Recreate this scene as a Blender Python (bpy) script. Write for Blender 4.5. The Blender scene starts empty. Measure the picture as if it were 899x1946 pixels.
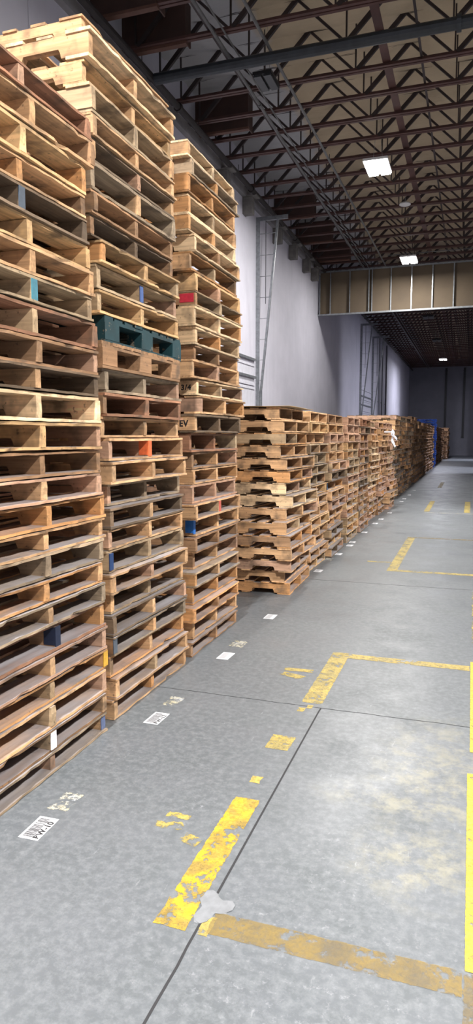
import bpy, math, random
from mathutils import Vector, Matrix
rnd = random.Random(7)
scn = bpy.context.scene
COL = scn.collection
# measured stacks: (face x, far corner y, height), listed from the top pallet down
S1=[(-1.72,2.95,0.1014),(-1.72,2.95,0.1256),(-1.72,2.9,0.1304),(-1.72,2.9,0.1014),(-1.72,2.91,0.1159),(-1.72,2.93,0.1159),(-1.72,2.94,0.1159),(-1.72,2.93,0.1159),(-1.72,2.96,0.1304),(-1.72,2.98,0.1159),(-1.72,2.96,0.1062),(-1.72,2.97,0.1256),(-1.72,2.97,0.1256),(-1.72,2.98,0.1159),(-1.72,2.97,0.1062),(-1.72,3,0.1159),(-1.72,3,0.1014),(-1.72,2.97,0.1159),(-1.72,2.95,0.1062),(-1.72,2.98,0.1062),(-1.72,2.98,0.1256),(-1.72,2.99,0.1159),(-1.72,3,0.1062),(-1.72,2.98,0.1159),(-1.72,2.96,0.1062),(-1.72,2.97,0.1014)]
S2=[(-1.809,4.02,0.1046),(-1.746,3.94,0.1344),(-1.761,3.94,0.1095),(-1.74,3.89,0.1294),(-1.74,3.92,0.1095),(-1.74,3.92,0.1046),(-1.74,3.88,0.1344),(-1.74,3.91,0.1095),(-1.758,3.94,0.1046),(-1.746,4.02,0.1095),(-1.761,4.02,0.1195),(-1.77,4.03,0.1195),(-1.803,4.08,0.1344),(-1.749,4.01,0.1344),(-1.758,4.04,0.1195),(-1.74,4.02,0.1195),(-1.758,4.02,0.1095),(-1.758,4.06,0.1195),(-1.731,4.05,0.1195),(-1.785,4.11,0.1195),(-1.734,4.04,0.1095),(-1.749,4.03,0.1095),(-1.737,4.03,0.1195),(-1.713,4.01,0.1095),(-1.761,4.07,0.1195),(-1.734,4.05,0.1095),(-1.74,4.05,0.1095),(-1.746,4.05,0.1195),(-1.737,4.06,0.1195),(-1.74,4.05,0.1095)]
S3=[(-1.837,5.36,0.1041),(-1.84,5.4,0.1091),(-1.834,5.34,0.1289),(-1.84,5.36,0.1338),(-1.831,5.32,0.119),(-1.81,5.4,0.119),(-1.837,5.36,0.1289),(-1.819,5.42,0.1338),(-1.795,5.35,0.1041),(-1.792,5.32,0.1338),(-1.801,5.35,0.119),(-1.819,5.38,0.1041),(-1.783,5.27,0.1289),(-1.798,5.37,0.1091),(-1.774,5.37,0.1289),(-1.78,5.29,0.1289),(-1.81,5.31,0.1338),(-1.822,5.36,0.119),(-1.816,5.36,0.1091),(-1.813,5.32,0.1289),(-1.759,5.27,0.1091),(-1.825,5.41,0.1338),(-1.81,5.35,0.1091),(-1.822,5.37,0.119),(-1.771,5.25,0.1041),(-1.78,5.24,0.119),(-1.732,5.14,0.1041),(-1.777,5.21,0.1338),(-1.747,5.14,0.1041)]
S4=[(-1.7,6.2,0.01),(-1.655,6.2,-0.02),(-1.645,6.2,0.02),(-1.695,6.2,-0.04),(-1.63,6.22,-0.05),(-1.61,6.25,-0.01),(-1.65,6.36,-0.03),(-1.58,6.27,-0.04),(-1.62,6.17,-0.1),(-1.59,6.06,-0.01),(-1.54,6.03,0.02),(-1.53,6.03,-0.02),(-1.55,6.09,0.04),(-1.63,6.17,0.01),(-1.58,6.19,0.03)]
# ------------------------------------------------------------------ helpers
class MB:
    def __init__(s): s.v=[]; s.f=[]; s.t=[]
    def box(s,x0,x1,y0,y1,z0,z1,t=1.0):
        b=len(s.v)
        s.v+=[(x0,y0,z0),(x1,y0,z0),(x1,y1,z0),(x0,y1,z0),(x0,y0,z1),(x1,y0,z1),(x1,y1,z1),(x0,y1,z1)]
        for q in ((0,3,2,1),(4,5,6,7),(0,1,5,4),(1,2,6,5),(2,3,7,6),(3,0,4,7)): s.f.append(tuple(b+i for i in q)); s.t.append(t)
    def bar(s,p,q,w,h=None,t=1.0):
        p=Vector(p);q=Vector(q);h=h or w;d=(q-p).normalized()
        up=Vector((0,0,1)) if abs(d.z)<.95 else Vector((0,1,0))
        a=d.cross(up).normalized()*(w/2);c=a.normalized().cross(d).normalized()*(h/2)
        b=len(s.v)
        for e in (p,q):
            for i,j in ((-1,-1),(1,-1),(1,1),(-1,1)): s.v.append(tuple(e+a*i+c*j))
        for k in range(4): s.f.append((b+k,b+(k+1)%4,b+4+(k+1)%4,b+4+k)); s.t.append(t)
        s.f+= [(b+3,b+2,b+1,b),(b+4,b+5,b+6,b+7)]; s.t+=[t,t]
    def tube(s,p,q,r,n=12,t=1.0):
        p=Vector(p);q=Vector(q);d=(q-p).normalized()
        up=Vector((0,0,1)) if abs(d.z)<.95 else Vector((0,1,0))
        a=d.cross(up).normalized();c=a.cross(d).normalized();b=len(s.v)
        for e in (p,q):
            for k in range(n):
                th=2*math.pi*k/n; s.v.append(tuple(e+a*(r*math.cos(th))+c*(r*math.sin(th))))
        for k in range(n): s.f.append((b+k,b+(k+1)%n,b+n+(k+1)%n,b+n+k)); s.t.append(t)
        s.f+=[tuple(b+k for k in range(n))[::-1],tuple(b+n+k for k in range(n))]; s.t+=[t,t]
    def lathe(s,prof,n=20,c=(0,0,0),t=1.0):
        b=len(s.v)
        for r,z in prof:
            for k in range(n):
                th=2*math.pi*k/n; s.v.append((c[0]+r*math.cos(th),c[1]+r*math.sin(th),c[2]+z))
        for i in range(len(prof)-1):
            for k in range(n): s.f.append((b+i*n+k,b+i*n+(k+1)%n,b+(i+1)*n+(k+1)%n,b+(i+1)*n+k)); s.t.append(t)
    def board(s,x0,x1,L,z0,z1,r,jag=.0025,n=12,off=0.0,chip=0):
        """plank running along Y with wavy edges, slight bow; x0<x1"""
        b=len(s.v); t=r.uniform(.72,1.2); bow=r.uniform(-.002,.0025); ph=r.uniform(0,6)
        ya=-L/2+off+r.uniform(-.004,.006); yb=L/2+off-r.uniform(-.004,.006)
        cc=r.randrange(2,n-1) if chip else -9
        for i in range(n+1):
            y=ya+(yb-ya)*i/n; w=bow*math.sin(math.pi*i/n)
            e0=r.uniform(-jag,jag)*.6; e1=r.uniform(-jag,jag)
            dz=r.uniform(-.0013,.0013); cz=r.uniform(0,.0012)
            if abs(i-cc)<=0: e1-=chip; 
            K=lambda q:min(.117,max(0.0,q))
            s.v+=[(x0+e0,y,K(z0+w+dz)),(x1+e1,y,K(z0+w+dz+cz)),(x1+e1*.6-.0006,y,K(z1+w+dz-cz)),(x0+e0*.6,y,K(z1+w+dz))]
        for i in range(n):
            o=b+4*i
            for k in range(4): s.f.append((o+k,o+(k+1)%4,o+4+(k+1)%4,o+4+k)); s.t.append(t)
        s.f+=[(b+3,b+2,b+1,b),(b+4*n,b+4*n+1,b+4*n+2,b+4*n+3)]; s.t+=[t,t]
    def plate(s,prof,y0,y1,t=1.0,jit=0,r=None):
        """XZ outline extruded along Y"""
        b=len(s.v);n=len(prof)
        for y in (y0,y1):
            for x,z in prof:
                j=(r.uniform(-jit,jit) if jit else 0)
                s.v.append((x,y+j,z))
        s.f+=[tuple(b+k for k in range(n)),tuple(b+n+k for k in range(n))[::-1]]; s.t+=[t,t]
        for k in range(n): s.f.append((b+k,b+n+k,b+n+(k+1)%n,b+(k+1)%n)); s.t.append(t)
    def mesh(s,name,mat):
        m=bpy.data.meshes.new(name); m.from_pydata(s.v,[],s.f)
        a=m.attributes.new('tone','FLOAT','FACE'); a.data.foreach_set('value',s.t)
        if mat: m.materials.append(mat)
        m.update()
        import bmesh
        bm=bmesh.new(); bm.from_mesh(m); bmesh.ops.recalc_face_normals(bm,faces=bm.faces); bm.to_mesh(m); bm.free()
        return m
    def build(s,name,mat,parent=None,loc=None):
        return link(name,s.mesh(name,mat),parent,loc)
def link(name,mesh,parent=None,loc=None,rot=None,color=None):
    o=bpy.data.objects.new(name,mesh); COL.objects.link(o)
    if parent: o.parent=parent
    if loc: o.location=loc
    if rot is not None: o.rotation_euler=(0,0,rot)
    if color: o.color=(*color,1)
    return o
def tag(o,label=None,cat=None,group=None,kind=None):
    if label: o['label']=label
    if cat: o['category']=cat
    if group: o['group']=group
    if kind: o['kind']=kind
    return o
def empty(name,loc=(0,0,0),rz=0):
    o=bpy.data.objects.new(name,None); o.empty_display_size=.1; COL.objects.link(o); o.location=loc; o.rotation_euler=(0,0,rz); return o
def srgb(r,g,b):
    f=lambda c:(c/255/12.92) if c/255<=.04045 else ((c/255+.055)/1.055)**2.4
    return (f(r),f(g),f(b))
# ------------------------------------------------------------------ materials
class NT:
    def __init__(s,name):
        s.m=bpy.data.materials.new(name); s.m.use_nodes=True; s.t=s.m.node_tree; s.n=s.t.nodes; s.l=s.t.links
        s.b=s.n['Principled BSDF']; s.out=s.n['Material Output']
    def N(s,ty,**k):
        n=s.n.new(ty)
        for a,v in k.items(): setattr(n,a,v)
        return n
    def put(s,sock,val):
        if isinstance(val,bpy.types.NodeSocket): s.l.new(val,sock)
        else:
            try: sock.default_value=val
            except Exception: sock.default_value=(*val,1)
    def math(s,op,a,b=0.0,c=None,clamp=False):
        n=s.N('ShaderNodeMath',operation=op,use_clamp=clamp); s.put(n.inputs[0],a); s.put(n.inputs[1],b)
        if c is not None: s.put(n.inputs[2],c)
        return n.outputs[0]
    def mix(s,f,a,b,mode='MIX'):
        n=s.N('ShaderNodeMix',data_type='RGBA',blend_type=mode); s.put(n.inputs[0],f); 
        for k,v in ((6,a),(7,b)):
            if isinstance(v,tuple) and len(v)==3: v=(*v,1)
            s.put(n.inputs[k],v)
        return n.outputs[2]
    def noise(s,vec,scale,detail=3,rough=.55):
        n=s.N('ShaderNodeTexNoise'); n.inputs['Scale'].default_value=scale; n.inputs['Detail'].default_value=detail; n.inputs['Roughness'].default_value=rough
        if vec is not None: s.l.new(vec,n.inputs['Vector'])
        return n.outputs['Fac']
    def ramp(s,fac,pts):
        n=s.N('ShaderNodeValToRGB'); e=n.color_ramp.elements
        while len(e)<len(pts): e.new(.5)
        for i,(p,c) in enumerate(pts): e[i].position=p; e[i].color=(c,c,c,1) if not isinstance(c,tuple) else (*c,1)
        s.put(n.inputs[0],fac); return n.outputs[0]
    def mapr(s,v,a,b,c,d):
        n=s.N('ShaderNodeMapRange'); s.put(n.inputs[0],v)
        for i,x in enumerate((a,b,c,d)): n.inputs[i+1].default_value=x
        return n.outputs[0]
    def vmul(s,vec,k):
        n=s.N('ShaderNodeVectorMath',operation='MULTIPLY'); s.l.new(vec,n.inputs[0]); n.inputs[1].default_value=k; return n.outputs[0]
    def vadd(s,a,b):
        n=s.N('ShaderNodeVectorMath',operation='ADD'); s.put(n.inputs[0],a); s.put(n.inputs[1],b); return n.outputs[0]
    def bump(s,h,strength=.3,dist=.002):
        n=s.N('ShaderNodeBump'); n.inputs['Strength'].default_value=strength; n.inputs['Distance'].default_value=dist
        s.l.new(h,n.inputs['Height']); s.l.new(n.outputs[0],s.b.inputs['Normal'])
    def base(s,c): s.put(s.b.inputs['Base Color'],c if not (isinstance(c,tuple) and len(c)==3) else (*c,1))
    def rough(s,v): s.put(s.b.inputs['Roughness'],v)

def wood(name,axis,painted=0.0):
    M=NT(name); tc=M.N('ShaderNodeTexCoord').outputs['Object']; oi=M.N('ShaderNodeObjectInfo')
    off=M.math('MULTIPLY',oi.outputs['Random'],53.0)
    cmb=M.N('ShaderNodeCombineXYZ'); 
    for i in range(3): M.l.new(off,cmb.inputs[i])
    tone=M.N('ShaderNodeAttribute',attribute_name='tone').outputs['Fac']
    # each board samples its own piece of grain
    to=M.math('MULTIPLY',tone,37.0); cmb2=M.N('ShaderNodeCombineXYZ'); 
    for i in range(3): M.l.new(to,cmb2.inputs[i])
    P=M.vadd(M.vadd(tc,cmb.outputs[0]),cmb2.outputs[0])
    st=(3,60,60) if axis=='X' else (60,3,60)
    g1=M.noise(M.vmul(P,st),1.0,4,.6)
    st2=(1.2,14,14) if axis=='X' else (14,1.2,14)
    g2=M.noise(M.vmul(P,st2),1.0,2)
    blot=M.noise(P,6.0,3,.6); spk=M.noise(P,38.0,3,.6)
    col=oi.outputs['Color']
    k=M.math('MULTIPLY',M.mapr(g1,.3,.7,.70,1.18),M.mapr(g2,.3,.7,.74,1.16))
    k=M.math('MULTIPLY',k,tone)
    k=M.math('MULTIPLY',k,1.18); c=M.mix(1.0,col,k,'MULTIPLY')
    stain=M.ramp(blot,[(.50,0.0),(.68,.70)])
    c=M.mix(stain,c,(.10,.075,.055))
    c=M.mix(M.ramp(spk,[(.63,0.0),(.72,.6)]),c,(.045,.035,.03))
    # settled grey dust on upward faces
    geo=M.N('ShaderNodeNewGeometry'); sx=M.N('ShaderNodeSeparateXYZ'); M.l.new(geo.outputs['Normal'],sx.inputs[0])
    upf=M.mapr(sx.outputs[2],.7,.95,0,1)
    dust=M.math('MULTIPLY',upf,M.mapr(M.noise(M.vmul(P,(5,2,5)),1.0,3),.3,.65,.45,.95))
    c=M.mix(dust,c,M.mix(M.mapr(g2,.35,.65,0,1),(.33,.315,.335),(.17,.155,.16)))
    M.base(c); M.rough(.82); M.b.inputs['Specular IOR Level'].default_value=.25
    M.bump(g1,.35,.002)
    return M.m
def plain(name,c,rough=.6,metal=0.0,var=0.0,scale=8.0,c2=None,bump=0):
    M=NT(name)
    if var or c2:
        tc=M.N('ShaderNodeTexCoord').outputs['Object']; n=M.noise(tc,scale,4)
        M.base(M.mix(M.mapr(n,.35,.65,0,1),c,c2 or tuple(x*(1-var) for x in c)))
        if bump: M.bump(n,bump,.003)
    else: M.base(c)
    M.rough(rough); M.b.inputs['Metallic'].default_value=metal
    return M.m
def emis(name,c,s):
    M=NT(name); M.base((0,0,0)); M.b.inputs['Emission Color'].default_value=(*c,1); M.b.inputs['Emission Strength'].default_value=s; return M.m
WX=wood('stringer_wood','X'); WY=wood('board_wood','Y')
def painted(name,c):
    M=NT(name); tc=M.N('ShaderNodeTexCoord').outputs['Object']; n=M.noise(tc,22.0,4,.65); n2=M.noise(tc,6.0,2)
    c1=M.mix(M.mapr(n2,.35,.65,0,1),c,tuple(x*.6 for x in c))
    M.base(M.mix(M.ramp(n,[(.60,0.0),(.66,.8)]),c1,(.20,.15,.10))); M.rough(.7); M.bump(n,.3,.002); return M.m
TEAL=painted('chipped_teal_paint',srgb(16,60,66)); BLUE=painted('chipped_blue_paint',srgb(16,62,140))
DSTEEL=plain('dark_steel',(.035,.036,.042),.55,.3,.4); RUST=plain('brown_primer_steel',(.088,.038,.032),.6,0,.35,3); 
WEB=plain('dark_web_steel',(.038,.026,.026),.6,0,.3); GALV=plain('galvanised_steel',(.33,.35,.37),.40,.75,.3,12)
PIPE=plain('grey_pipe',(.16,.16,.16),.5,.4,.3); CHAN=plain('dark_grey_pipe_paint',(.032,.038,.046),.45,.2,.3)
PLY=plain('brown_panel_board',(.060,.028,.022),.75,0,.35,2.5); PLYE=plain('brown_flange',(.12,.055,.038),.7,0,.3,4)
DARKP=plain('dark_brown_pipe_paint',(.022,.017,.016),.6,.1,.3); BLACK=plain('black_plastic',(.012,.012,.014),.5); WHITE=plain('white_enamel',(.62,.62,.62),.4)

# floor
def floor_mat():
    M=NT('worn_concrete'); P=M.N('ShaderNodeTexCoord').outputs['Object']
    big=M.noise(P,.55,3,.5); mid=M.noise(P,2.6,5,.65); fine=M.noise(P,30,4,.7); grit=M.noise(P,140,2,.7)
    c=M.mix(M.mapr(big,.35,.65,0,1),(.103,.113,.125),(.136,.147,.160))
    c=M.mix(M.mapr(mid,.40,.66,0,.45),c,(.070,.081,.084))
    c=M.mix(M.mapr(fine,.42,.72,0,.55),c,(.22,.235,.25))
    c=M.mix(M.mapr(grit,.50,.75,0,.55),c,(.12,.13,.135))
    sx=M.N('ShaderNodeSeparateXYZ'); M.l.new(P,sx.inputs[0]); X,Y=sx.outputs[0],sx.outputs[1]
    def blob(cx,cy,rx,ry):
        dx=M.math('DIVIDE',M.math('SUBTRACT',X,cx),rx); dy=M.math('DIVIDE',M.math('SUBTRACT',Y,cy),ry)
        return M.math('SUBTRACT',1.0,M.math('SQRT',M.math('ADD',M.math('POWER',dx,2.0),M.math('POWER',dy,2.0))),clamp=True)
    # beige worn-through coating
    wn=M.noise(P,9.0,7,.75)
    worn=M.math('MULTIPLY',M.math('MAXIMUM',blob(-.05,3.05,.42,.75),M.math('MAXIMUM',blob(-.13,2.35,.3,.3),blob(-.2,2.75,.45,.16))),1.6,clamp=True)
    c=M.mix(M.math('MULTIPLY',worn,M.ramp(wn,[(.46,0.0),(.62,.7)])),c,(.25,.24,.185))
    # white scuffs
    ws=M.noise(P,34.0,7,.8)
    sc=M.math('MULTIPLY',M.math('MAXIMUM',blob(-.35,2.25,.38,.5),M.math('MAXIMUM',blob(-.3,3.1,.4,.5),M.math('MAXIMUM',blob(-.35,1.75,.9,.5),blob(-.95,2.35,.3,.35)))),1.5,clamp=True)
    c=M.mix(M.math('MULTIPLY',sc,M.ramp(ws,[(.56,0.0),(.72,.55)])),c,(.38,.39,.42))
    gs=M.noise(M.vmul(P,(40,6,1)),1.0,4,.7)
    c=M.mix(M.ramp(gs,[(.66,0.0),(.74,.25)]),c,(.5,.52,.54))
    M.base(c)
    M.rough(M.mapr(mid,.3,.7,.30,.50)); M.b.inputs['Specular IOR Level'].default_value=.42
    M.bump(M.math('ADD',fine,M.math('MULTIPLY',grit,.5)),.12,.002)
    return M.m
FLOOR=floor_mat()
def marking(name,c,cover,rag,c2=None,scale=30.0,dens=1.0):
    """paint or paper worn away in flakes; the object is centred on its own origin with x,y half sizes in its colour slot"""
    M=NT(name); tc=M.N('ShaderNodeTexCoord').outputs['Object']; oi=M.N('ShaderNodeObjectInfo')
    sp=M.N('ShaderNodeSeparateColor'); M.l.new(oi.outputs['Color'],sp.inputs[0])
    sx=M.N('ShaderNodeSeparateXYZ'); M.l.new(tc,sx.inputs[0])
    ex=M.math('SUBTRACT',sp.outputs[0],M.math('ABSOLUTE',sx.outputs[0])); ey=M.math('SUBTRACT',sp.outputs[1],M.math('ABSOLUTE',sx.outputs[1]))
    e=M.math('MINIMUM',ex,ey); P=M.vadd(tc,oi.outputs['Location'])
    rg=M.math('MULTIPLY',M.noise(P,scale*.8,5,.7),rag)
    inside=M.math('GREATER_THAN',e,M.math('SUBTRACT',rg,rag*.42))
    a=M.noise(P,scale,6,.72); b=M.noise(P,scale*.22,3,.6)
    w=M.math('ADD',M.math('MULTIPLY',a,.55),M.math('MULTIPLY',b,.45))
    keep=M.mapr(w,cover-.015,cover+.035,1,0)
    al=M.math('MULTIPLY',M.math('MULTIPLY',inside,keep),M.mapr(M.noise(P,60.0,5,.75),.35,.6,dens*.55,min(1.0,dens*1.15)),clamp=True)
    var=M.noise(P,9.0,4,.6)
    M.base(M.mix(M.mapr(var,.4,.62,0,1),c,c2 or tuple(x*.7 for x in c)))
    M.rough(.5); M.put(M.b.inputs['Alpha'],al)
    return M.m
YEL=marking('yellow_floor_paint',(.58,.39,.03),.535,.024,(.30,.21,.055))
YMID=marking('worn_yellow_floor_paint',(.46,.35,.09),.53,.024,(.32,.26,.10),30.0,.85)
YOLD=marking('faded_yellow_floor_paint',(.29,.205,.065),.53,.020,(.19,.15,.085),26.0,.45)
YSCR=marking('scraped_yellow_remnant',(.46,.36,.10),.47,.06,(.30,.26,.12))
YBRI=marking('bright_yellow_floor_paint',(.56,.43,.045),.585,.010,(.46,.35,.05))
RES=marking('torn_label_remnant',(.50,.46,.33),.48,.05,(.36,.38,.41),45.0)

# ------------------------------------------------------------------ structure
def struct(name,mb,mat,parent=None,label=None):
    o=mb.build(name,mat,parent)
    if not parent: tag(o,label,None,None,'structure')
    return o
XR,YB,YE,ZC=13.0,-9.0,58.0,7.80
m=MB(); m.box(-5.3,XR+.2,YB-.2,YE+.3,-.2,0); struct('floor',m,FLOOR,label='grey worn concrete floor')
# wall left, panel joints as grooves
def wall_mat(name,c,c2,rough=.7):
    M=NT(name); P=M.N('ShaderNodeTexCoord').outputs['Object']; n=M.noise(P,1.1,4,.6); n2=M.noise(M.vmul(P,(1,6,.5)),1.0,3)
    cc=M.mix(M.mapr(n,.35,.65,0,1),c,c2); cc=M.mix(M.mapr(n2,.5,.75,0,.25),cc,tuple(x*.75 for x in c))
    M.base(cc); M.rough(rough); M.bump(M.noise(P,26,4),.15,.004); return M.m
WALL=wall_mat('lavender_white_wall_paint',(.54,.53,.60),(.48,.475,.54)); GREYW=wall_mat('low_light_wall_grey',(.21,.21,.235),(.18,.18,.205))  # far wall's dark grey carries its low light in the colour
m=MB(); a=YB
for j in (-1.5,7.2,16.9,22.95,31.0,36.9,44.5,51.5,YE):
    m.box(-5.3,-5.0,a,j-.012,0,ZC); m.box(-5.3,-5.012,j-.012,j,0,ZC); a=j
struct('wall_left',m,WALL,label='pale lavender painted concrete wall behind the pallets')
m=MB(); m.box(-5.3,XR+.2,YE,YE+.25,0,ZC); struct('wall_back',m,GREYW,label='far end wall, low light put into its dark grey')
m=MB(); m.box(-5.3,XR+.2,YB-.25,YB,0,ZC); struct('wall_front',m,WALL,label='wall behind the camera')
m=MB(); m.box(XR,XR+.25,YB,35.0,0,ZC); m.box(XR,XR+.25,39.0,46.5,0,ZC); m.box(XR,XR+.25,49.0,YE,0,ZC); m.box(XR,XR+.25,35,39,3.6,ZC); m.box(XR,XR+.25,46.5,49,3.6,ZC)
struct('wall_right',m,WALL,label='pale wall across the warehouse with dock openings')
m=MB(); a=13.6  # added unseen wall, keeps lamp light off the far stacks and shapes floor bands
for y0,y1 in ((30.8,34.9),(45.7,48.3)):
    m.box(2.3,2.5,a,y0,0,6.9); a=y1
m.box(2.3,2.5,a,YE,0,6.9)
struct('wall_light_blocker',m,WALL,label='added light-blocking wall with two tall gaps, unseen right of the far aisle')
# insulated ceiling
def ceil_mat():
    M=NT('paper_faced_insulation'); P=M.N('ShaderNodeTexCoord').outputs['Object']; n=M.noise(P,1.3,5,.6); w=M.noise(M.vmul(P,(1.2,7,1)),1.0,4,.6)
    c=M.mix(M.mapr(n,.35,.65,0,1),(.52,.415,.28),(.42,.335,.225))
    sx=M.N('ShaderNodeSeparateXYZ'); M.l.new(P,sx.inputs[0])
    c=M.mix(M.ramp(M.math('ADD',M.mapr(sx.outputs[0],-3.9,-2.9,1,0),M.math('MULTIPLY',M.math('SUBTRACT',n,.5),.8)),[(.4,0.0),(.6,1.0)]),c,(.40,.40,.41))
    M.base(c); M.rough(.75); M.bump(w,.8,.03); return M.m
m=MB(); NX,JY=[],[]
xs=[-5.0+.36*i for i in range(51)]; ys=[]; y=YB
J0=10.22; SP=.81
y=J0-24*SP
while y<YE: ys.append(y); y+=SP/8
ys.append(YE)
r2=random.Random(3)
for y in ys:
    ph=((y-J0)/SP)%1.0
    for i,x in enumerate(xs):
        bay=math.floor((y-J0)/SP); sag=-.085*abs(math.sin(math.pi*ph))**.55*(.65+.35*math.sin(x*2.1+bay*1.7))
        m.v.append((x,y,7.715+sag-.02*abs(math.sin(x*math.pi/1.2))+r2.uniform(-.008,.008)))
W_=len(xs)
for j in range(len(ys)-1):
    for i in range(W_-1): m.f.append((j*W_+i,(j+1)*W_+i,(j+1)*W_+i+1,j*W_+i+1)); m.t.append(1)
mm=bpy.data.meshes.new('ceiling'); mm.from_pydata(m.v,[],m.f); mm.materials.append(ceil_mat())
for p in mm.polygons: p.use_smooth=True
tag(link('ceiling',mm),'tan paper faced roof insulation sagging over the joists',None,None,'structure')
m=MB(); m.box(-5.3,XR+.2,YB-.2,YE+.3,7.80,7.95); o=m.build('ceiling_deck',DSTEEL); tag(o,'roof deck above the insulation',None,None,'structure')
# floor joints
JM=plain('joint_filler',(.022,.022,.025),.8)
def strip(name,pts,w,mat,z=.0012,label=None):
    m=MB()
    for (x0,y0),(x1,y1) in zip(pts,pts[1:]):
        d=Vector((x1-x0,y1-y0,0)).normalized(); a=Vector((-d.y,d.x,0))*(w/2); b=len(m.v)
        for p in ((x0,y0),(x1,y1)):
            for s in (-1,1):
                for zz in (0.0002,z): m.v.append((p[0]+a.x*s,p[1]+a.y*s,zz))
        for q in ((0,1,3,2),(4,6,7,5),(1,5,7,3),(0,4,5,1),(2,3,7,6)): m.f.append(tuple(b+i for i in q)); m.t.append(1)
    o=m.build(name,mat); tag(o,label,None,None,'structure'); return o
pts=[(-.742+rnd.uniform(-.002,.002)*(y<1.8),y) for y in [.6+.08*i for i in range(38)] if y<3.6]+[(-.74,3.6)]
strip('trim_1',pts,.008,JM,label='black filled control joint running along the floor')
pts=[(-5+.1*i,3.61+rnd.uniform(-.004,.004)+.004*(i-40)*.01) for i in range(120)]
strip('trim_2',pts,.0035,JM,label='thin cross joint crack in the floor')
strip('trim_3',[(-5+.2*i,6.98+rnd.uniform(-.006,.006)) for i in range(80)],.004,JM,label='thin cross joint near the short stack')
# filler patch on the joint
m=MB(); n=22; b=0; rr=random.Random(4)
for zz in (.0003,.0026):
    for k in range(n):
        th=2*math.pi*k/n; q=.055*(1+.35*math.sin(3*th+1)+rr.uniform(-.15,.15)); m.v.append((q*math.cos(th)*.9,q*math.sin(th)*1.15,zz))
m.f=[tuple(range(n))[::-1],tuple(range(n,2*n))]+[(k,(k+1)%n,n+(k+1)%n,n+k) for k in range(n)]; m.t=[1]*len(m.f)
tag(m.build('concrete_patch',plain('pale_filler',(.20,.21,.225),.7,0,.2,30),None,(-.735,1.905,0)),'pale grey filler patch on the black floor joint beside the yellow corner','patch')

# ------------------------------------------------------------------ floor markings
def mark(name,x0,x1,y0,y1,mat,label,cat='floor marking',group=None,z=.002,rz=0):
    hx,hy=(x1-x0)/2,(y1-y0)/2; m=MB(); m.box(-hx,hx,-hy,hy,0,.0004)
    o=m.build(name,mat,None,((x0+x1)/2,(y0+y1)/2,z*.4)); o.color=(hx,hy,0,1); o.rotation_euler=(0,0,rz)
    return tag(o,label,cat,group)
G='yellow floor lines'
def ln(x0,x1,y0,y1,mat,label,z=.002): return mark('yellow_line',x0,x1,y0,y1,mat,label,'floor line',G,z)
ln(-.885,-.775,1.775,2.57,YEL,'bright chipped yellow line ending at the pale patch, nearest long stripe')
ln(-.715,.03,1.785,1.885,YOLD,'faded brownish yellow cross line beginning at the pale floor patch')
ln(.030,.15,.9,1.88,YOLD,'faint yellow edge line in the bottom corner of the floor',.0035)
ln(.033,.15,1.885,3.09,YBRI,'solid bright yellow edge line beside the worn beige floor',.0035)
ln(.043,.15,3.31,4.70,YBRI,'yellow edge line meeting the cross line beyond the floor crack',.0035)
ln(.050,.15,5.1,6.9,YSCR,'scraped pale yellow edge line beyond the second rectangle',.0035)
ln(-.865,-.745,3.66,4.62,YMID,'yellow stripe forming the side of the second painted rectangle')
ln(-.745,.04,4.51,4.61,YMID,'yellow cross line closing the far side of the second rectangle')
ln(-.86,-.745,7.80,10.38,YMID,'yellow stripe forming the side of the third rectangle')
ln(-.86,2.0,7.70,7.80,YMID,'yellow cross line on the near side of the third rectangle')
ln(-.86,2.0,10.38,10.46,YOLD,'pale yellow cross line on the far side of the third rectangle')
ln(-1.15,-.865,8.20,8.27,YMID,'short yellow bar sticking out of the third rectangle')
ln(-.87,-.76,14.2,16.6,YMID,'yellow stripe of the fourth rectangle, far along the aisle')
ln(-.10,.02,14.2,16.6,YMID,'distant yellow stripe at the right edge of the aisle')
ln(-.85,.5,13.95,14.03,RES,'thin whitish cross line at the fourth rectangle')
ln(-.92,-.80,21.0,23.6,YOLD,'faint yellow stripe furthest along the aisle')
def rem(x0,x1,y0,y1,label,mat=None,rz=0): return mark('paint_remnant',x0,x1,y0,y1,mat or YSCR,label,'paint remnant','scraped yellow remnants',.0018,rz)
rem(-1.10,-.91,4.145,4.205,'upper yellow stroke of the scraped letter remnant near the second rectangle',YMID,.06); rem(-1.10,-.94,4.03,4.10,'lower yellow stroke of the scraped letter remnant near the second rectangle',YMID,-.35)
rem(-1.10,-1.0,2.335,2.375,'greenish yellow smear, upper part of the scraped letter near the bright stripe'); rem(-1.115,-1.0,2.25,2.31,'greenish yellow smear, middle part of the scraped letter near the bright stripe',None,.2); rem(-.985,-.90,2.19,2.25,'small yellow flakes, lower part of the scraped letter near the bright stripe',YMID,-.3)
rem(-.90,-.78,3.04,3.20,'mottled yellow blotch midway between the two long stripes',YMID); rem(-.87,-.82,2.70,2.76,'small yellow chip just beyond the bright stripe',YMID)
rem(-.86,-.82,3.52,3.58,'small yellow chip before the second rectangle stripe',YMID); rem(-.82,-.785,3.58,3.63,'tiny yellow chip touching the cross crack',YMID)
rem(-.745,-.70,1.77,1.86,'orange yellow flakes on the joint below the pale patch',YMID)
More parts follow.
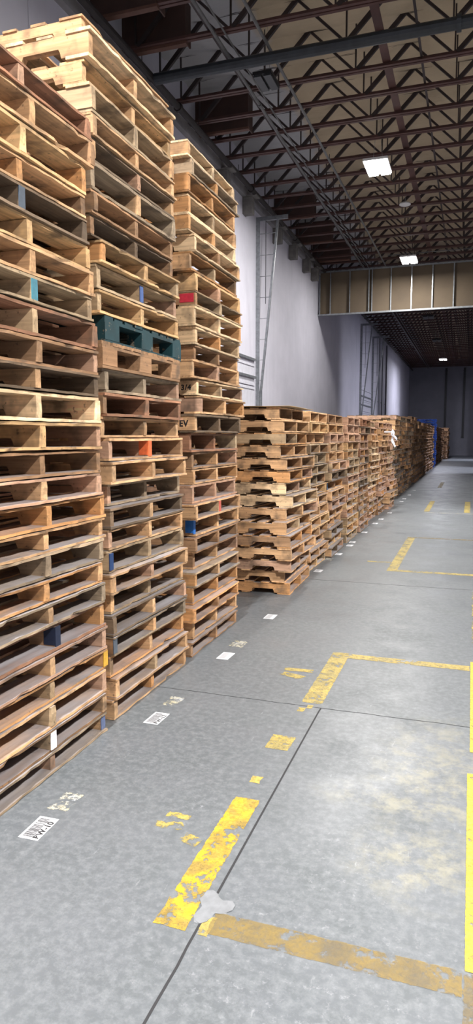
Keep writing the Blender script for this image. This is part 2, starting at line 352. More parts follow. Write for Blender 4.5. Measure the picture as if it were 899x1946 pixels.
# ------------------------------------------------------------------ bar code labels
PAPER=plain('white_label_paper',(.62,.63,.66),.5,0,.1,30); GINK=plain('faded_grey_ink',(.42,.42,.44),.6); INK=plain('black_ink',(.02,.02,.022),.6)
def text_mesh(txt,size):
    cu=bpy.data.curves.new('lettering','FONT'); cu.body=txt; cu.size=size; cu.extrude=.0002; cu.space_character=1.12; cu.offset=size*.035
    o=bpy.data.objects.new('tmp',cu); COL.objects.link(o); bpy.context.view_layer.update()
    me=bpy.data.meshes.new_from_object(o.evaluated_get(bpy.context.evaluated_depsgraph_get())); bpy.data.objects.remove(o); me.materials.clear(); me.materials.append(INK); return me
def floor_label(x,y,label,txt=None,rz=0,detail=True,w=.085,l=.15):
    r=empty('floor_label',(x,y,.0008),rz); tag(r,label,'label','bar code labels along the pallet row')
    m=MB(); m.box(-w/2,w/2,-l/2,l/2,0,.0008); m.build('paper',PAPER,r)
    rr=random.Random(int(y*100)); m=MB(); yy=-l/2+.014
    while yy<l/2-.014:
        t=rr.choice((.0010,.0018,.0030)) if detail else .004; m.box(-w/2+.010,w/2-.032,yy,yy+t,.0009,.0012); yy+=t+rr.choice((.0014,.0022,.003))
    m.build('bar_code',INK if detail else GINK,r)
    if txt:
        o=link('lettering',text_mesh(txt,.036),r,(w/2-.005,-l/2+.010,.0010)); o.rotation_euler=(0,0,math.pi/2)
    return r
floor_label(-1.525,2.10,'white label with bar code and large BW-10 lettering beside the nearest stack','BW-10',.03)
floor_label(-1.545,3.185,'white bar code label with scuffed lettering beside the middle tall stack','BW-12',-.02)
for k,(x,y) in enumerate([(-1.55,4.29),(-1.545,5.38),(-1.58,7.45),(-1.57,8.62),(-1.55,9.37),(-1.565,9.68),(-1.55,10.75),(-1.54,11.93),(-1.52,12.6),(-1.49,13.7),(-1.50,16.25),(-1.50,16.95),(-1.48,18.1),(-1.48,19.7)]):
    L=['beside the third tall stack','in the open gap before the first short stack','at the far corner of the first short stack','at the foot of the second short stack','at the foot of the third short stack, first of two','at the foot of the third short stack, second of two','at the foot of the fourth short stack','by the fifth short stack, nearer of two','by the fifth short stack, farther of two','at the foot of the sixth short stack','beside the first shaded stack, nearer of two','beside the first shaded stack, farther of two','beside the second shaded stack','beside the third shaded stack'][k]
    floor_label(x,y,'small white floor label '+L,None,rnd.uniform(-.04,.04),False)
for (x0,x1,y0,y1,L) in [(-1.58,-1.49,2.23,2.37,'torn grey and yellow label remnant beyond the BW-10 label'),(-1.60,-1.51,3.36,3.50,'torn cream label remnant beside the middle tall stack'),(-1.61,-1.50,4.50,4.66,'torn pale yellow label remnant beside the third tall stack'),(-1.66,-1.56,8.10,8.35,'faded label remnant at the foot of the second short stack')]:
    mark('label_remnant',x0,x1,y0,y1,RES,L,'label remnant','torn labels')

# ------------------------------------------------------------------ pallets
PL,PW,PH=1.16,.965,.117      # stringer length, deck width, height of the base shape
def stringer_mesh(r,full=True,mat=WX,w=.036):
    m=MB(); L=PL-r.uniform(0,.006); z0,z1=.0150,.1020; nz=.036
    c=r.uniform(.002,.006)
    prof=[(0-c*.3,z0),(0,z0+c),(0-r.uniform(0,.002),z1-c),(-c*.5,z1)]
    prof=[(-.001,z0),(r.uniform(-.002,.001),z0+.03),(r.uniform(-.002,.001),z1-.03),(-.001-r.uniform(0,.003),z1)]
    top=[(-L*.3,z1),(-L*.6,z1),(-L,z1),(-L,z0)]
    a=.145+r.uniform(-.01,.01); b=a+.225; k=.014
    n1=[(-(L-a),z0),(-(L-a)+k*.4,z0+nz-k),(-(L-a)+k,z0+nz),(-(L-b)-k,z0+nz),(-(L-b)-k*.4,z0+nz-k),(-(L-b),z0)]
    n2=[(-b,z0),(-b+k*.4,z0+nz-k),(-b+k,z0+nz),(-a-k,z0+nz),(-a-k*.4,z0+nz-k),(-a,z0)]
    m.plate(prof+top+n1+n2,-w/2,w/2,r.uniform(.85,1.12),.0012,r)
    return m.mesh('stringer',mat)
def deck_mesh(r,top=True,mat=WY,n=18):
    m=MB(); z0,z1=(.1022,.117) if top else (0,.0148)
    t=z1-z0
    if top: ws=[.13]+[r.uniform(.075,.10) for _ in range(5)]+[.13]
    else: ws=[.125,.085,.085,.085,.125]
    gap=(PL-sum(ws))/(len(ws)-1); x=0
    if not top: 
        pos=[0,-.40,-.54,-.68,-(PL-.125)]
    for i,w in enumerate(ws):
        if not top: x=pos[i]
        lx=r.uniform(-.010,.006) if i==0 else 0
        m.board(x-w+lx,x+lx,PW,z0+(r.uniform(0,.003) if not top else 0),z1-(r.uniform(0,.004) if top else 0),r,.0038,n,r.uniform(-.004,.004),r.choice((0,0,.008,.014,.024)) if i==0 else 0)
        if top: x-=w+gap
    return m.mesh('top_deck' if top else 'bottom_deck',mat)
V=dict(st=[stringer_mesh(random.Random(i)) for i in range(9)],td=[deck_mesh(random.Random(40+i)) for i in range(10)],bd=[deck_mesh(random.Random(70+i),False) for i in range(10)])
sp=MB(); sp.box(-.62,-.002,-.019,.019,.0150,.1020,1.0); V['short']=sp.mesh('stringer',WX)
TONE={'tan':srgb(196,156,116),'yellow':srgb(204,166,120),'pale':srgb(218,188,150),'orange':srgb(192,143,96),'pink':srgb(182,145,120),'brown':srgb(152,118,88),
 'red':srgb(144,104,80),'grey':srgb(150,132,110),'dark':srgb(112,94,76),'gtan':srgb(170,146,116)}
WORD={'tan':'tan','yellow':'yellowish tan','pale':'pale','orange':'orange tan','pink':'pinkish','brown':'brown','red':'reddish brown','grey':'weathered grey','dark':'dark stained','gtan':'greyish tan'}
def vary(c,r,k=.12):
    f=1+r.uniform(-k,k); g=r.uniform(-.04,.04); return (min(1,c[0]*f*(1+g)),c[1]*f,c[2]*f*(1-g))
proto=None
def pallet(X,Yc,z,h,tone,r,label,group,rz=0.0,coff=0.0,paint=None,side=None):
    root=empty('wooden_pallet',(X,Yc,z),rz); root.scale=(1,1,h/PH-.0005)
    tag(root,label,'pallet',group)
    base=TONE[tone]
    link('bottom_deck',r.choice(V['bd']),root,None,None,vary(base,r)); link('top_deck',r.choice(V['td']),root,None,None,vary(base,r))
    for k,yo in enumerate((-PW/2+.020,coff+r.uniform(-.008,.008),PW/2-.020)):
        c=vary(TONE[r.choice(('tan','orange','brown','pink','gtan','tan'))] if r.random()<.45 else base,r)
        x=r.uniform(-.014,.002)
        o=link('stringer',r.choice(V['st']),root,(x,yo,0),r.uniform(-.006,.006),c)
        if side and k==0:
            if side[0]=='patch':
                pm=MB(); pm.box(-.115,-.012,-.0202,-.0185,.030,.095); q=pm.build('paint_mark',plain('spray_patch',side[1],.6,0,.25,40),o); q['label']=side[2]+' spray paint patch'
            else:
                q=link('lettering',text_mesh(side[1],.055),o,(-.118,-.0198,.040)); q.rotation_euler=(math.pi/2,0,0); q['label']='dark hand lettering'
        if paint and paint[0]==k:
            pm=MB(); y0,y1=-.0195,.0195
            pm.box(-.001,.0035,y0,y1,.0152,.1018)
            if len(paint)>3: pm.box(-.06,.0,-.0198,-.0182,.022,.1)
            q=pm.build('paint_mark',plain('spray_paint',paint[1],.6,0,.25,40),o); q['label']=paint[2]+' paint on the stringer end'
    return root
ORD=['','first','second','third','fourth','fifth','sixth','seventh','eighth','ninth','tenth','eleventh','twelfth','thirteenth','fourteenth','fifteenth','sixteenth','seventeenth','eighteenth','nineteenth','twentieth']
def ordn(n):
    if n<=20: return ORD[n]
    return ('twenty-' if n<30 else 'thirty-')+ORD[n%10] if n%10 else ('twentieth','thirtieth')[n//10-2]
def stack(rows,tones,where,group,paints={},sides={},skip=(),coffs=None,jx=.010,seed=1):
    r=random.Random(seed); n=len(rows); z=0; tops=[]
    for j in range(n-1,-1,-1):
        X,Yf,h=rows[j]; num=n-j
        if j not in skip:
            t=tones[j]; lab=f"{WORD[t]} wooden pallet, {ordn(num)} from the floor in the {where}"
            if j==0: lab=f"{WORD[t]} wooden pallet on the very top of the {where}"
            pallet(X+r.uniform(-jx,jx),Yf-PW/2,z,h,t,r,lab,group,r.uniform(-.014,.014),(coffs[j] if coffs else 0),paints.get(j),sides.get(j))
        tops.append((j,z,h)); z+=h
    return z,{j:(zz,hh) for j,zz,hh in tops}
t1=['red','tan','yellow','tan','dark','yellow','tan','gtan','red','brown','dark','pale','yellow','brown','pink','orange','tan','grey','orange','grey','red','pink','orange','tan','brown','grey']
c1=[-(d-.4825)*.6 for d in (.56,.46,.47,.49,.52,.47,.48,.47,.49,.50,.51,.49,.49,.49,.47,.49,.49,.46,.47,.47,.36,.47,.48,.47,.47,.46)]
NAVY=(.012,.02,.05); TEALC=(.045,.20,.26)
p1={4:(1,(.05,.07,.10),'dark slate'),7:(1,TEALC,'teal'),20:(1,NAVY,'navy',1),22:(2,(.75,.42,.05),'yellow'),24:(1,(.80,.80,.84),'white'),25:(2,(.14,.18,.32),'blue grey')}
z1,k1=stack(S1,t1,'nearest tall stack','pallets in the tall stacks',p1,{},(),c1,seed=11)
t2=['tan','pale','yellow','gtan','tan','dark','grey','brown','dark','yellow','gtan','yellow','tan','brown','grey','red','tan','tan','tan','grey','dark','tan','gtan','tan','gtan','dark','grey','orange','tan','tan']
p2={10:(1,(.05,.11,.32),'blue'),17:(1,(.80,.16,.05),'orange',1),22:(0,(.015,.05,.16),'navy'),26:(0,(.10,.12,.15),'slate')}
S2=[(x,max(y,3.95),h) for x,y,h in S2]
z2,k2=stack(S2,t2,'middle tall stack','pallets in the tall stacks',p2,{},(12,13),None,seed=12)
t3=['pale','grey','orange','pale','pale','pale','orange','yellow','gtan','pale','pale','brown','tan','pale','tan','dark','red','brown','tan','pink','tan','tan','brown','tan','gtan','orange','orange','tan','brown']
p3={21:(0,(.02,.16,.55),'blue',1),20:(1,(.55,.12,.08),'red')}
z3,k3=stack(S3,t3,'third tall stack','pallets in the tall stacks',p3,{8:('patch',(.62,.03,.06),'pinkish red'),13:('text','3/4'),15:('text','EV')},(),None,seed=13)
# block pallets in the middle stack
def block_pallet(X,Yf,z,h,wood_,lab,color):
    r=random.Random(int(z*100)); root=empty('block_pallet',(X,Yf-PW/2,z),.004); tag(root,lab,'pallet','block pallets in the middle stack')
    root.scale=(1,1,h/.134-.0005); mx=wood_ or WX; my=wood_ or WY
    m=MB(); n=9; w=.088; gap=(PW-n*w)/(n-1)
    for i in range(n): y=-PW/2+i*(w+gap); m.box(-PL,r.uniform(-.006,.006),y,y+w,.1165,.134-r.uniform(0,.002),r.uniform(.85,1.1))
    link('top_deck',m.mesh('top_deck',mx),root,None,None,color)
    for x in (-.09,-PL/2,-PL): 
        m=MB(); m.box(x,x+.09,-PW/2,PW/2,.0995,.1163,r.uniform(.9,1.1)); link('stringer_board',m.mesh('stringer_board',my),root,None,None,vary(color,r))
        for y0,y1 in ((-PW/2,-PW/2+.15),(-.07,.07),(PW/2-.13,PW/2)):
            m=MB(); m.box(x,x+.092,y0,y1,.0152,.0993,r.uniform(.85,1.1)); link('block',m.mesh('block',my),root,None,None,vary(color,r))
    m=MB()
    for x in (-.09,-PL/2,-PL): m.box(x,x+.09,-PW/2,PW/2,0,.015,r.uniform(.9,1.1))
    link('bottom_deck',m.mesh('bottom_deck',my),root,None,None,color)
    return root
zz,hh=k2[12]; block_pallet(S2[12][0]+.03,S2[12][1],zz,hh,TEAL,'teal painted block pallet with chipped paint in the middle tall stack',(1,1,1))
zz,hh=k2[13]; block_pallet(S2[13][0],S2[13][1],zz,hh,None,'brown wooden block pallet directly under the teal one',TONE['brown'])
# short stacks
def short(rows,where,tones,seed,paints={},group='pallets in the short stacks'):
    """rows from the top down: (x, near corner y, angle)"""
    r=random.Random(seed); n=len(rows); z=0
    for j in range(n-1,-1,-1):
        X,Yn,a=rows[j]; h=.1185; t=tones[j%len(tones)] if isinstance(tones,list) else r.choice(tones)
        c=Vector((X-math.sin(a)*PW/2,Yn+math.cos(a)*PW/2))
        lab=f"{WORD[t]} wooden pallet, {ordn(n-j)} from the floor in the {where}"
        if j==0: lab=f"{WORD[t]} wooden pallet on the very top of the {where}"
        pallet(c.x,c.y,z,h,t,r,lab,group,a,0,paints.get(j)); z+=h
    return z
t4=['tan','tan','orange','tan','tan','orange','pale','pale','tan','tan','orange','tan','tan','tan','orange']
S4=[(x,min(y,6.24),a) for x,y,a in S4]
z4=short(S4,'first short stack',t4,21)
def auto(Y0,X,n,r,jx=.03,jy=.03,ja=.02): return [(X+r.uniform(-jx,jx),Y0+r.uniform(-jy,jy),r.uniform(-ja,ja)) for _ in range(n)]
r=random.Random(5); names=['second','third','fourth','fifth','sixth','seventh','eighth']
spec=[(7.27,-1.66,15,('yellow','tan','gtan'),.03),(8.33,-1.63,15,('tan','brown','pink','dark','yellow'),.03),(9.58,-1.63,15,('pink','gtan','pink','yellow'),.015),(10.68,-1.63,15,('red','pink','brown','dark'),.02),
 (12.1,-1.66,15,('pink','tan','pale'),.05),(13.2,-1.64,15,('pink','pink','tan','brown'),.04),(14.3,-1.60,15,('pink','tan','brown'),.07)]
for (Y0,X,n,tn,jx),nm in zip(spec,names):
    short(auto(Y0,X,n,r,jx,.02 if jx<.04 else .05,.02 if jx<.04 else .05),nm+' short stack',list(tn)*2 if False else tn,int(Y0*10),{7:(0,(.03,.10,.2),'blue')} if nm=='third' else {})
for k in range(5):
    short(auto(16.55+k*1.10,-1.74,17,r,.05,.04,.03),('first','second','third','fourth','fifth')[k]+' shaded stack',('tan','dark','brown','dark','grey'),300+k,{},'pallets in the shaded stacks')  # darker tones put the shade on these stacks into the wood colour
# thin sheet lying on the first short stack
M_=plain('kraft_sheet',srgb(190,160,120),.8,0,.2,6)
def sheet(name,x0,x1,y0,y1,z,label,mat=M_,lift=.012):
    m=MB(); n=10
    for k in range(2):
        for i in range(n+1):
            for j in range(n+1):
                u,v=i/n,j/n; m.v.append((x0+(x1-x0)*u,y0+(y1-y0)*v,z+.002+k*.004+lift*max(0,u-.85)*math.sin(v*5)*3*0+lift*.3*math.sin(u*7+v*3)**2))
    s=(n+1)**2; e=lambda i,j,k:k*s+i*(n+1)+j
    for i in range(n):
        for j in range(n): m.f+=[(e(i,j,1),e(i+1,j,1),e(i+1,j+1,1),e(i,j+1,1)),(e(i,j,0),e(i,j+1,0),e(i+1,j+1,0),e(i+1,j,0))]; m.t+=[1,1]
    for i in range(n): m.f+=[(e(i,0,0),e(i+1,0,0),e(i+1,0,1),e(i,0,1)),(e(i,n,1),e(i+1,n,1),e(i+1,n,0),e(i,n,0)),(e(0,i,1),e(0,i+1,1),e(0,i+1,0),e(0,i,0)),(e(n,i,0),e(n,i+1,0),e(n,i+1,1),e(n,i,1))]; m.t+=[1]*4
    return tag(m.build(name,mat),label,'sheet')
sheet('fibreboard_sheet',-2.85,-1.60,6.16,7.16,z4,'thin tan fibreboard sheet lying on top of the first short stack')
# remaining far pallets: one object
def simple_pallet(m,X,Yc,z,h,r):
    t=r.choice((.45,.7,.9,1.0,1.1)); a=r.uniform(-.03,.03); X+=r.uniform(-.05,.05); Yc+=r.uniform(-.04,.04)
    for x0,x1 in ((-.13,0),(-.6,-.35),(-PL,-PL+.13)): m.box(X+x0,X+x1,Yc-PW/2,Yc+PW/2,z,z+.014,t)
    for x0,x1 in ((-.13,0),(-.42,-.2),(-.7,-.5),(-1.0,-.8),(-PL,-PL+.13)): m.box(X+x0,X+x1,Yc-PW/2,Yc+PW/2,z+h-.0155,z+h-.0005,t)
    for y in (-PW/2,-.018,PW/2-.036): m.box(X-PL,X-.002,Yc+y,Yc+y+.036,z+.0145,z+h-.016,t*r.uniform(.8,1.1))
m=MB(); r=random.Random(9)
for k in range(12):
    n=r.choice((16,17,17,18))
    for i in range(n): simple_pallet(m,-1.76,22.6+k*1.07,i*.1185,.1185,r)
for k in range(14):
    n=r.choice((15,16,17,17)) if k<8 else r.choice((16,17,18))
    X=-1.78 if k<9 else -1.58
    for i in range(n): simple_pallet(m,X,38.3+k*1.12,i*.1185,.1185,r)
o=m.build('distant_pallets',WY); o.color=(*TONE['brown'],1); tag(o,'brown wooden pallets stacked far down the aisle along the wall','pallets',None,'stuff')
# blue stack
r=random.Random(31); bt=MB()
def bparts():
    L=1.3; st=MB(); st.plate([(0,.015),(0,.102),(-L,.102),(-L,.015),(-L+.2,.015),(-L+.2,.06),(-L+.5,.06),(-L+.5,.015),(-.5,.015),(-.5,.06),(-.2,.06),(-.2,.015)],-.03,.03)
    td=MB(); bd=MB()
    for i in range(7): x=-L+i*(L-.12)/6; td.box(x,x+.12,-PW/2,PW/2,.1025,.1175)
    for x in (-L,-L/2-.06,-.12): bd.box(x,x+.12,-PW/2,PW/2,0,.0145)
    return st.mesh('stringer',BLUE),td.mesh('top_deck',BLUE),bd.mesh('bottom_deck',BLUE)
bs,btd,bbd=bparts()
for i in range(20):
    root=empty('blue_pallet',(-1.72+r.uniform(-.03,.03),35.9+r.uniform(-.03,.03),i*.1185),r.uniform(-.015,.015)); tag(root,f'blue painted pallet, {ordn(i+1)} from the floor in the only blue stack' if i<19 else 'blue painted pallet on the very top of the only blue stack','pallet','pallets in the blue stack')
    link('top_deck',btd,root); link('bottom_deck',bbd,root)
    for y in (-PW/2+.03,0,PW/2-.03): link('stringer',bs,root,(0,y,0))
# white plastic scraps
root=empty('plastic_scrap',(-1.50,13.75,1.60)); tag(root,'torn white plastic wrap fluttering from the top of the seventh short stack','plastic wrap')
FILM=plain('white_stretch_film',(.8,.8,.84),.3)
for k,(a,b,w) in enumerate(((.30,-.26,.045),(.20,-.30,.035),(.36,-.16,.03))):
    m=MB(); n=10; rr=random.Random(k)
    for i in range(n+1):
        u=i/n; ww=w*(1-.6*u)+rr.uniform(-.006,.006); c=Vector((.03*math.sin(u*6+k)+u*.04,a*u,b*u+.03*math.sin(u*3.1)))
        for q,e in ((-1,0),(1,0),(1,.004),(-1,.004)): m.v.append((c.x+e+.01*q,c.y+q*ww*.4,c.z+q*ww))
    for i in range(n):
        o=4*i
        for q in range(4): m.f.append((o+q,o+(q+1)%4,o+4+(q+1)%4,o+4+q)); m.t.append(1)
    m.build('strip',FILM,root)
m=MB(); m.box(-.13,.0,-.06,.0,-.02,.012); m.build('tucked_end',FILM,root)

# ------------------------------------------------------------------ roof steel
XE=12.6
def joist():
    root=empty('roof_joist',(0,J0,0)); tag(root,'placeholder','roof joist','open web roof joists')
    m=MB()
    for s in (-1,1): m.box(-4.97,XE,s*.012 if s>0 else -.062,.062 if s>0 else -.012,7.0,7.008); m.box(-4.97,XE,.012 if s>0 else -.017,.017 if s>0 else -.012,7.008,7.062)
    m.build('bottom_chord',RUST,root)
    m=MB()
    for s in (-1,1): m.box(-4.97,XE,s*.012 if s>0 else -.047,.047 if s>0 else -.012,7.745,7.752); m.box(-4.97,XE,.012 if s>0 else -.017,.017 if s>0 else -.012,7.70,7.745)
    m.build('top_chord',WEB,root)
    x=-1.87-1.44*2; w=MB()
    while x<XE-1.5:
        w.bar((x,0,7.03),(x,0,7.72),.022,.03); w.bar((x+.03,0,7.04),(x+.72,0,7.72),.045,.065); w.bar((x+.72,0,7.72),(x+1.41,0,7.04),.03,.034); x+=1.44
    w.build('web',WEB,root)
    return root
pj=joist(); nj=0
k=-8
while J0+k*SP<YE-.3:
    yy=J0+k*SP
    if abs(yy-22.95)>.12:
        if nj==0: o=pj
        else:
            o=pj.copy(); COL.objects.link(o)
            for ch in pj.children: c=ch.copy(); c.parent=o; COL.objects.link(c)
        o.location=(0,yy,0)
        if yy<22.9: o['label']=f'brown open web roof joist, {ordn(nj+1)} from the near end before the soffit' 
        else: o['label']='dark open web roof joist beyond the hanging soffit'
        nj+=1
    k+=1
def bridging(x,z,mat,label,w=.05,h=.05,y0=2.5,y1=YE-.1,name='roof_purlin'):
    m=MB(); m.box(x-w/2,x+w/2,y0,y1,z,z+.008); m.box(x-w/2,x-w/2+.008,y0,y1,z+.008,z+h); return tag(m.build(name,mat),label,'roof bracing','roof braces running along the aisle')
bridging(-1.40,7.055,RUST,'wide brown roof brace crossing above the joist chords over the aisle',.12,.06)
bridging(-.90,7.053,WEB,'thin dark roof brace right of the wide brown one',.035,.035)
bridging(-3.62,7.053,WEB,'thin dark roof brace beside the pale sprinkler pipe',.035,.035)
bridging(.62,7.053,RUST,'brown roof brace nearest the right edge',.08,.05)
def pipe(name,p,q,rad,mat,label,cat='pipe',hang=None):
    root=empty(name,p); tag(root,label,cat)
    d=Vector(q)-Vector(p); m=MB(); m.tube((0,0,0),d,rad); m.build('pipe_run',mat,root)
    n=int(d.length/4.5)
    for i in range(1,n+1):
        c=d*(i/(n+1)); m=MB(); m.tube(c-d.normalized()*.03,c+d.normalized()*.03,rad*1.35); m.build('coupling',mat,root)
    if hang:
        for i in range(1,int(d.length/2.4)+1):
            c=d*(i/(int(d.length/2.4)+1)); m=MB(); m.bar(c,c+Vector((0,0,hang)),.01); m.build('hanger',WEB,root)
    return root
pipe('sprinkler_pipe',(-3.50,3,6.93),(-3.50,57.5,6.93),.024,PIPE,'pale grey pipe running along under the joists, left of two',hang=.1)
pipe('conduit',(-3.38,3,6.97),(-3.38,57.5,6.97),.012,PIPE,'slim conduit beside the pale left pipe')
pipe('sprinkler_pipe',(-2.93,3,6.925),(-2.80,22.8,6.925),.022,PIPE,'grey sprinkler pipe running diagonally across the near ceiling',hang=.12)
pipe('sprinkler_main',(-4.72,3,6.84),(-4.72,22.6,6.84),.055,DARKP,'thick dark pipe along the top of the left wall ending at the soffit',hang=.2)
pipe('sprinkler_main',(-4.72,23.2,6.84),(-4.72,57.6,6.84),.055,DARKP,'thick dark pipe along the wall top beyond the soffit',hang=.2)
pipe('cross_pipe',(-4.66,9.85,6.80),(XE,9.85,6.80),.078,CHAN,'dark bluish grey pipe crossing the ceiling in front of the lamp',hang=.12)
pipe('conduit',(-2.6,21.6,6.93),(XE,21.6,6.93),.012,PIPE,'thin pale conduit crossing near the soffit',hang=.08)
# brown stub panels from the wall
for (yy,xa,xb,z0,z1) in [(8.55,-5,-4.02,7.0,7.56),(9.43,-5,-3.99,7.0,7.56),(12.20,-5,-3.97,6.98,7.56),(17.5,-5,-3.95,7.02,7.56),(19.75,-5,-3.94,7.0,7.56),(21.9,-5,-3.80,7.0,7.56)]:
    i={8.55:'nearest, at the top of the picture above the tall stacks',9.43:'second along, beside the dark cross pipe',12.2:'third along, with a small hole',17.5:'fourth along, above the wall track',19.75:'fifth along near the soffit',21.9:'sixth along, touching the soffit'}[yy]
    yb=yy+.28 if abs(yy-9.43)>.1 else yy+.2
    root=empty('roof_panel',(xa,yy,z0)); tag(root,'reddish brown deep panel reaching from the wall, '+i,'roof panel','brown panels between joists and wall')
    m=MB(); m.box(.02,xb-xa,0,.02,0,z1-z0); m.box(xb-xa-.02,xb-xa,.02,yb-yy,0,z1-z0); m.build('board',PLY,root)
    m=MB(); m.box(.02,xb-xa+.02,-.03,.06,-.04,-.001); m.build('flange',PLYE,root)
# wall ledger and joist seats
m=MB(); m.box(-4.998,-4.90,2.5,22.85,6.78,6.95); tag(m.build('wall_ledger',plain('pale_ledger',(.30,.29,.30),.7,0,.3,3)),'pale grey ledger beam along the top of the left wall','beam')
k=0
for yy in (13.46,15.08,17.51,19.13,20.75,21.9):
    m=MB(); m.box(-4.998,-4.78,yy-.10,yy+.10,6.42,6.77); m.box(-4.998,-4.66,yy-.13,yy+.13,6.775,6.80)
    k+=1; tag(m.build('wall_bracket',plain('pale_bracket',(.17,.16,.15),.7,0,.3)),f'pale bracket under the roof edge on the left wall, {ordn(k)} along','bracket','brackets on the left wall')
# hanging soffit partition at y 22.9
root=empty('soffit_partition',(-5,22.9,5.5)); tag(root,'unpainted tan soffit partition with metal studs hanging across the hall','partition')
BR=NT('gypsum_back'); P=BR.N('ShaderNodeTexCoord').outputs['Object']; BR.base(BR.mix(BR.mapr(BR.noise(P,1.2,4),.35,.65,0,1),(.125,.093,.06),(.10,.074,.05))); BR.rough(.85)
m=MB(); m.box(.03,XE+5,.09,.105,.0,1.40); m.build('gypsum_board',BR.m,root)
m=MB(); m.box(.0,XE+5,0,.088,-.012,0); m.box(0,XE+5,-.004,0,-.012,.04); m.build('bottom_track',GALV,root)
m=MB(); m.box(.0,XE+5,0,.088,1.40,1.412); m.box(0,XE+5,-.004,0,1.36,1.412); m.build('top_track',GALV,root)
x=.05; xs_=[.05,.40,1.04,1.66,1.76]
while x<XE+4.6:
    if x>1.76: xs_.append(x)
    x=x+.64 if x>1.7 else 2.36
for x in xs_:
    m=MB(); m.box(x,x+.035,.0,.004,.0,1.40); m.box(x,x+.004,.004,.088,0,1.40); m.build('stud',GALV,root)
# tall door tracks and doors
def door(n,y0,y1,z1):
    m=MB(); zz=0; x=-4.985
    while zz<z1-.1:
        m.box(x-.012,x,y0,y1,zz+.012,min(z1,zz+.53)); m.box(x,x+.02,y0,y1,zz+.01,zz+.06); m.box(x,x+.02,y0,y1,zz+.46,zz+.51); zz+=.54
    o=m.build(f'door_{n}',plain('white_door_skin',(.56,.56,.62),.45,0,.12)); tag(o,'white ribbed sectional dock door in the left wall' if n==1 else 'ribbed dock door further along the left wall',None,None,'structure')
    m=MB()
    for zz in (z1-.01,z1-.42,z1-1.2): m.box(x,x+.06,y0,y1,zz,zz+.05)
    m.build('door_stiffener',GALV,o)
door(1,11.4,15.85,3.3); door(2,32.5,35.8,3.4)
def track(y,label,top=6.55,dx=.52,zl=2.6):
    root=empty('door_track',(-5,y,0)); tag(root,label,'door track','tall galvanised door tracks')
    m=MB(); m.box(.0,.10,-.005,0,0,top); m.box(.0,.006,0,.10,0,top); m.build('wall_angle',GALV,root)
    m=MB(); m.bar((.12,.05,.1),(.12,.05,zl),.055,.05); m.bar((.12,.05,zl),(dx,.05,top),.05,.05); m.build('guide_rail',GALV,root)
    for i in range(8):
        z=zl+.25+i*(top-zl-.3)/7.5; xx=.12+(dx-.12)*(z-zl)/(top-zl); m=MB(); m.bar((.0,.02,z),(xx,.02,z),.045,.006); m.build('rung',GALV,root)
    m=MB(); m.box(.0,dx+.25,.0,.05,top,top+.09); m.build('head_bracket',GALV,root)
    m=MB(); m.tube((dx*.45,.03,top),(dx*.45,.03,top-1.9),.008,6); m.build('cable',DSTEEL,root)
track(16.0,'tall galvanised door track on the left wall behind the third tall stack')
track(32.1,'door track beyond the soffit, nearer of the far group')
track(36.0,'door track beyond the soffit, with the longer brace',6.5,.6)
for yy,L in ((38.2,'thin grey downpipe on the left wall past the far tracks'),(39.6,'thin grey downpipe on the left wall, next after the far tracks'),(41.4,'thicker grey downpipe nearest the bright wall patch')):
    m=MB(); m.tube((0,0,0),(0,0,6.8),.05 if yy>41 else .03,10); m.bar((-.06,0,3.4),(0,0,3.4),.12,.03); tag(m.build('downpipe',plain('grey_downpipe',(.16,.16,.18),.6),None,(-4.9,yy,0)),L,'downpipe','downpipes on the left wall')
# end wall dark downpipes
for x,z0,z1,w,L in ((-2.12,0,6.95,.16,'black vertical duct on the far wall, full height one'),(-.72,1.42,6.95,.16,'black vertical duct on the far wall stopping above the floor')):
    m=MB(); m.box(-w/2,w/2,-.10,0,z0,z1); m.box(-w/2-.02,w/2+.02,-.12,0,z1-.25,z1-.2); m.box(-w/2-.02,w/2+.02,-.12,0,z0+.02,z0+.07); tag(m.build('wall_duct',BLACK,None,(x,YE-.001,0)),L,'duct')
# ------------------------------------------------------------------ lamps
LED=emis('lit_led_lens',(1.0,.98,.93),38.0); LENS=plain('unlit_lens',(.025,.027,.03),.4)
def highbay(x,y,z,label,lit=True,power=300,size=.42,rz=.0,sc=1.0):
    root=empty('high_bay_lamp',(x,y,z),rz); tag(root,label,'ceiling lamp','high bay lamps')
    m=MB(); m.box(-.23,.23,-.38,.38,.03,.075); m.box(-.10,.10,-.10,.10,.075,.14); m.build('housing',WHITE if lit else BLACK,root)
    for s in (-1,1):
        m=MB(); m.box(s*.12-.09,s*.12+.09,-.36,.36,.0,.029); m.build('led_panel',LED if lit else LENS,root)
    for s in (-1,1):
        m=MB(); m.bar((s*.09,0,.14),(s*.02,0,7.58-z),.006); m.build('hanging_wire',GALV,root)
    if sc!=1: root.scale=(sc,sc,1)
    if lit:
        L=bpy.data.lights.new('lamp_light','AREA'); L.shape='RECTANGLE'; L.size=.42; L.size_y=.7; L.energy=power; L.color=(1,.97,.93) if y<28 else (.86,.87,1)
        lo=bpy.data.objects.new('lamp_light',L); COL.objects.link(lo); lo.location=(0,0,-.01); lo.parent=root
    return root
PW0=420
highbay(-1.90,13.9,6.62,'bright lit high bay lamp nearest in view above the short stacks',True,PW0)
highbay(-1.93,21.2,6.62,'bright lit high bay lamp hanging just before the soffit',True,PW0*.55)
highbay(-1.95,47.0,6.45,'small bright lit high bay lamp far beyond the soffit',True,PW0*.8)
highbay(-3.08,10.35,6.72,'dark unlit lamp box under the cross pipe',False,sc=.62)
highbay(-1.95,31.0,6.55,'unlit grey lamp beyond the soffit, nearer of two',False)
highbay(-1.95,38.5,6.55,'unlit grey lamp beyond the soffit, further of two',False)
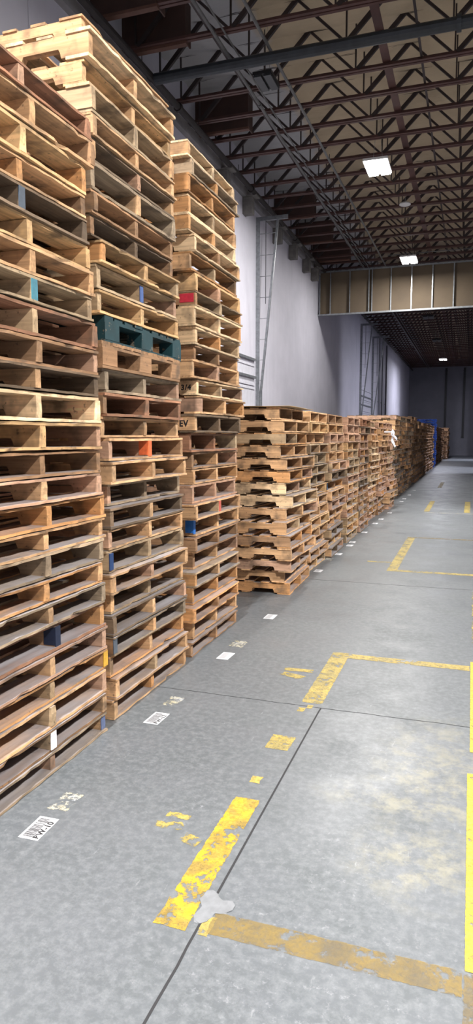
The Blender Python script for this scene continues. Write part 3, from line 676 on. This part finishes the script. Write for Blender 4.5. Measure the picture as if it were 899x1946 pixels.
for k,(x,y,p) in enumerate([(3.6,.2,PW0*2.8),(3.6,6.5,PW0*1.0),(3.6,12.6,PW0*2.6),(3.6,-6.5,PW0*.5),(-1.3,-1.0,PW0*2.7)]):
    highbay(x,y,6.6,'lit high bay lamp outside the picture over the open side, '+ordn(k+1)+' of its rows',True,p)
# white ceiling dish
root=empty('ceiling_dish',(-1.69,17.2,6.93)); tag(root,'small round white dish under the ceiling between the lit lamps','ceiling dish')
m=MB(); m.lathe([(.0,0),(.11,.004),(.135,.02),(.12,.05),(.03,.07),(0,.07)],24); m.build('dish',WHITE,root); m=MB(); m.bar((0,0,.07),(0,0,.6),.012); m.build('stem',GALV,root)
for y,p_ in ((32.8,3000),(47.0,2600)): highbay(6.5,y,6.6,'added unseen lamp behind a gap in the light-blocking wall, '+('nearer one' if y<40 else 'farther one'),True,p_)  # added unseen lamps that throw bright bands across the far floor
# world
w=bpy.data.worlds.new('world'); scn.world=w; w.use_nodes=True; w.node_tree.nodes['Background'].inputs[0].default_value=(.62,.66,.78,1); w.node_tree.nodes['Background'].inputs[1].default_value=.6
# ------------------------------------------------------------------ camera
f,cx,cy,vx,vy=1297.0,449.5,973.0,897.0,830.0
Yv=Vector((vx-cx,cy-vy,-f)).normalized(); Zv=Vector((0,f,cy-vy)).normalized(); Xv=Yv.cross(Zv)
cam=bpy.data.cameras.new('camera'); co=bpy.data.objects.new('camera',cam); COL.objects.link(co); scn.camera=co
R=Matrix((Xv,Yv,Zv)); co.matrix_world=Matrix.Translation((0,0,1.5))@R.to_4x4()
cam.sensor_fit='VERTICAL'; cam.sensor_height=36; cam.sensor_width=36; cam.lens=36*f/1946; cam.clip_start=.05; cam.clip_end=200
scn.view_settings.view_transform='Standard'; scn.view_settings.look='None'; scn.view_settings.gamma=1; scn.view_settings.use_curve_mapping=False
scn.view_settings.exposure=-0.1
scn.cycles.use_denoising=True
try: scn.cycles.denoiser='OPENIMAGEDENOISE'
except Exception: pass
scn.cycles.max_bounces=6; scn.cycles.diffuse_bounces=4; scn.cycles.glossy_bounces=3; scn.cycles.transparent_max_bounces=8
scn.cycles.sample_clamp_indirect=6
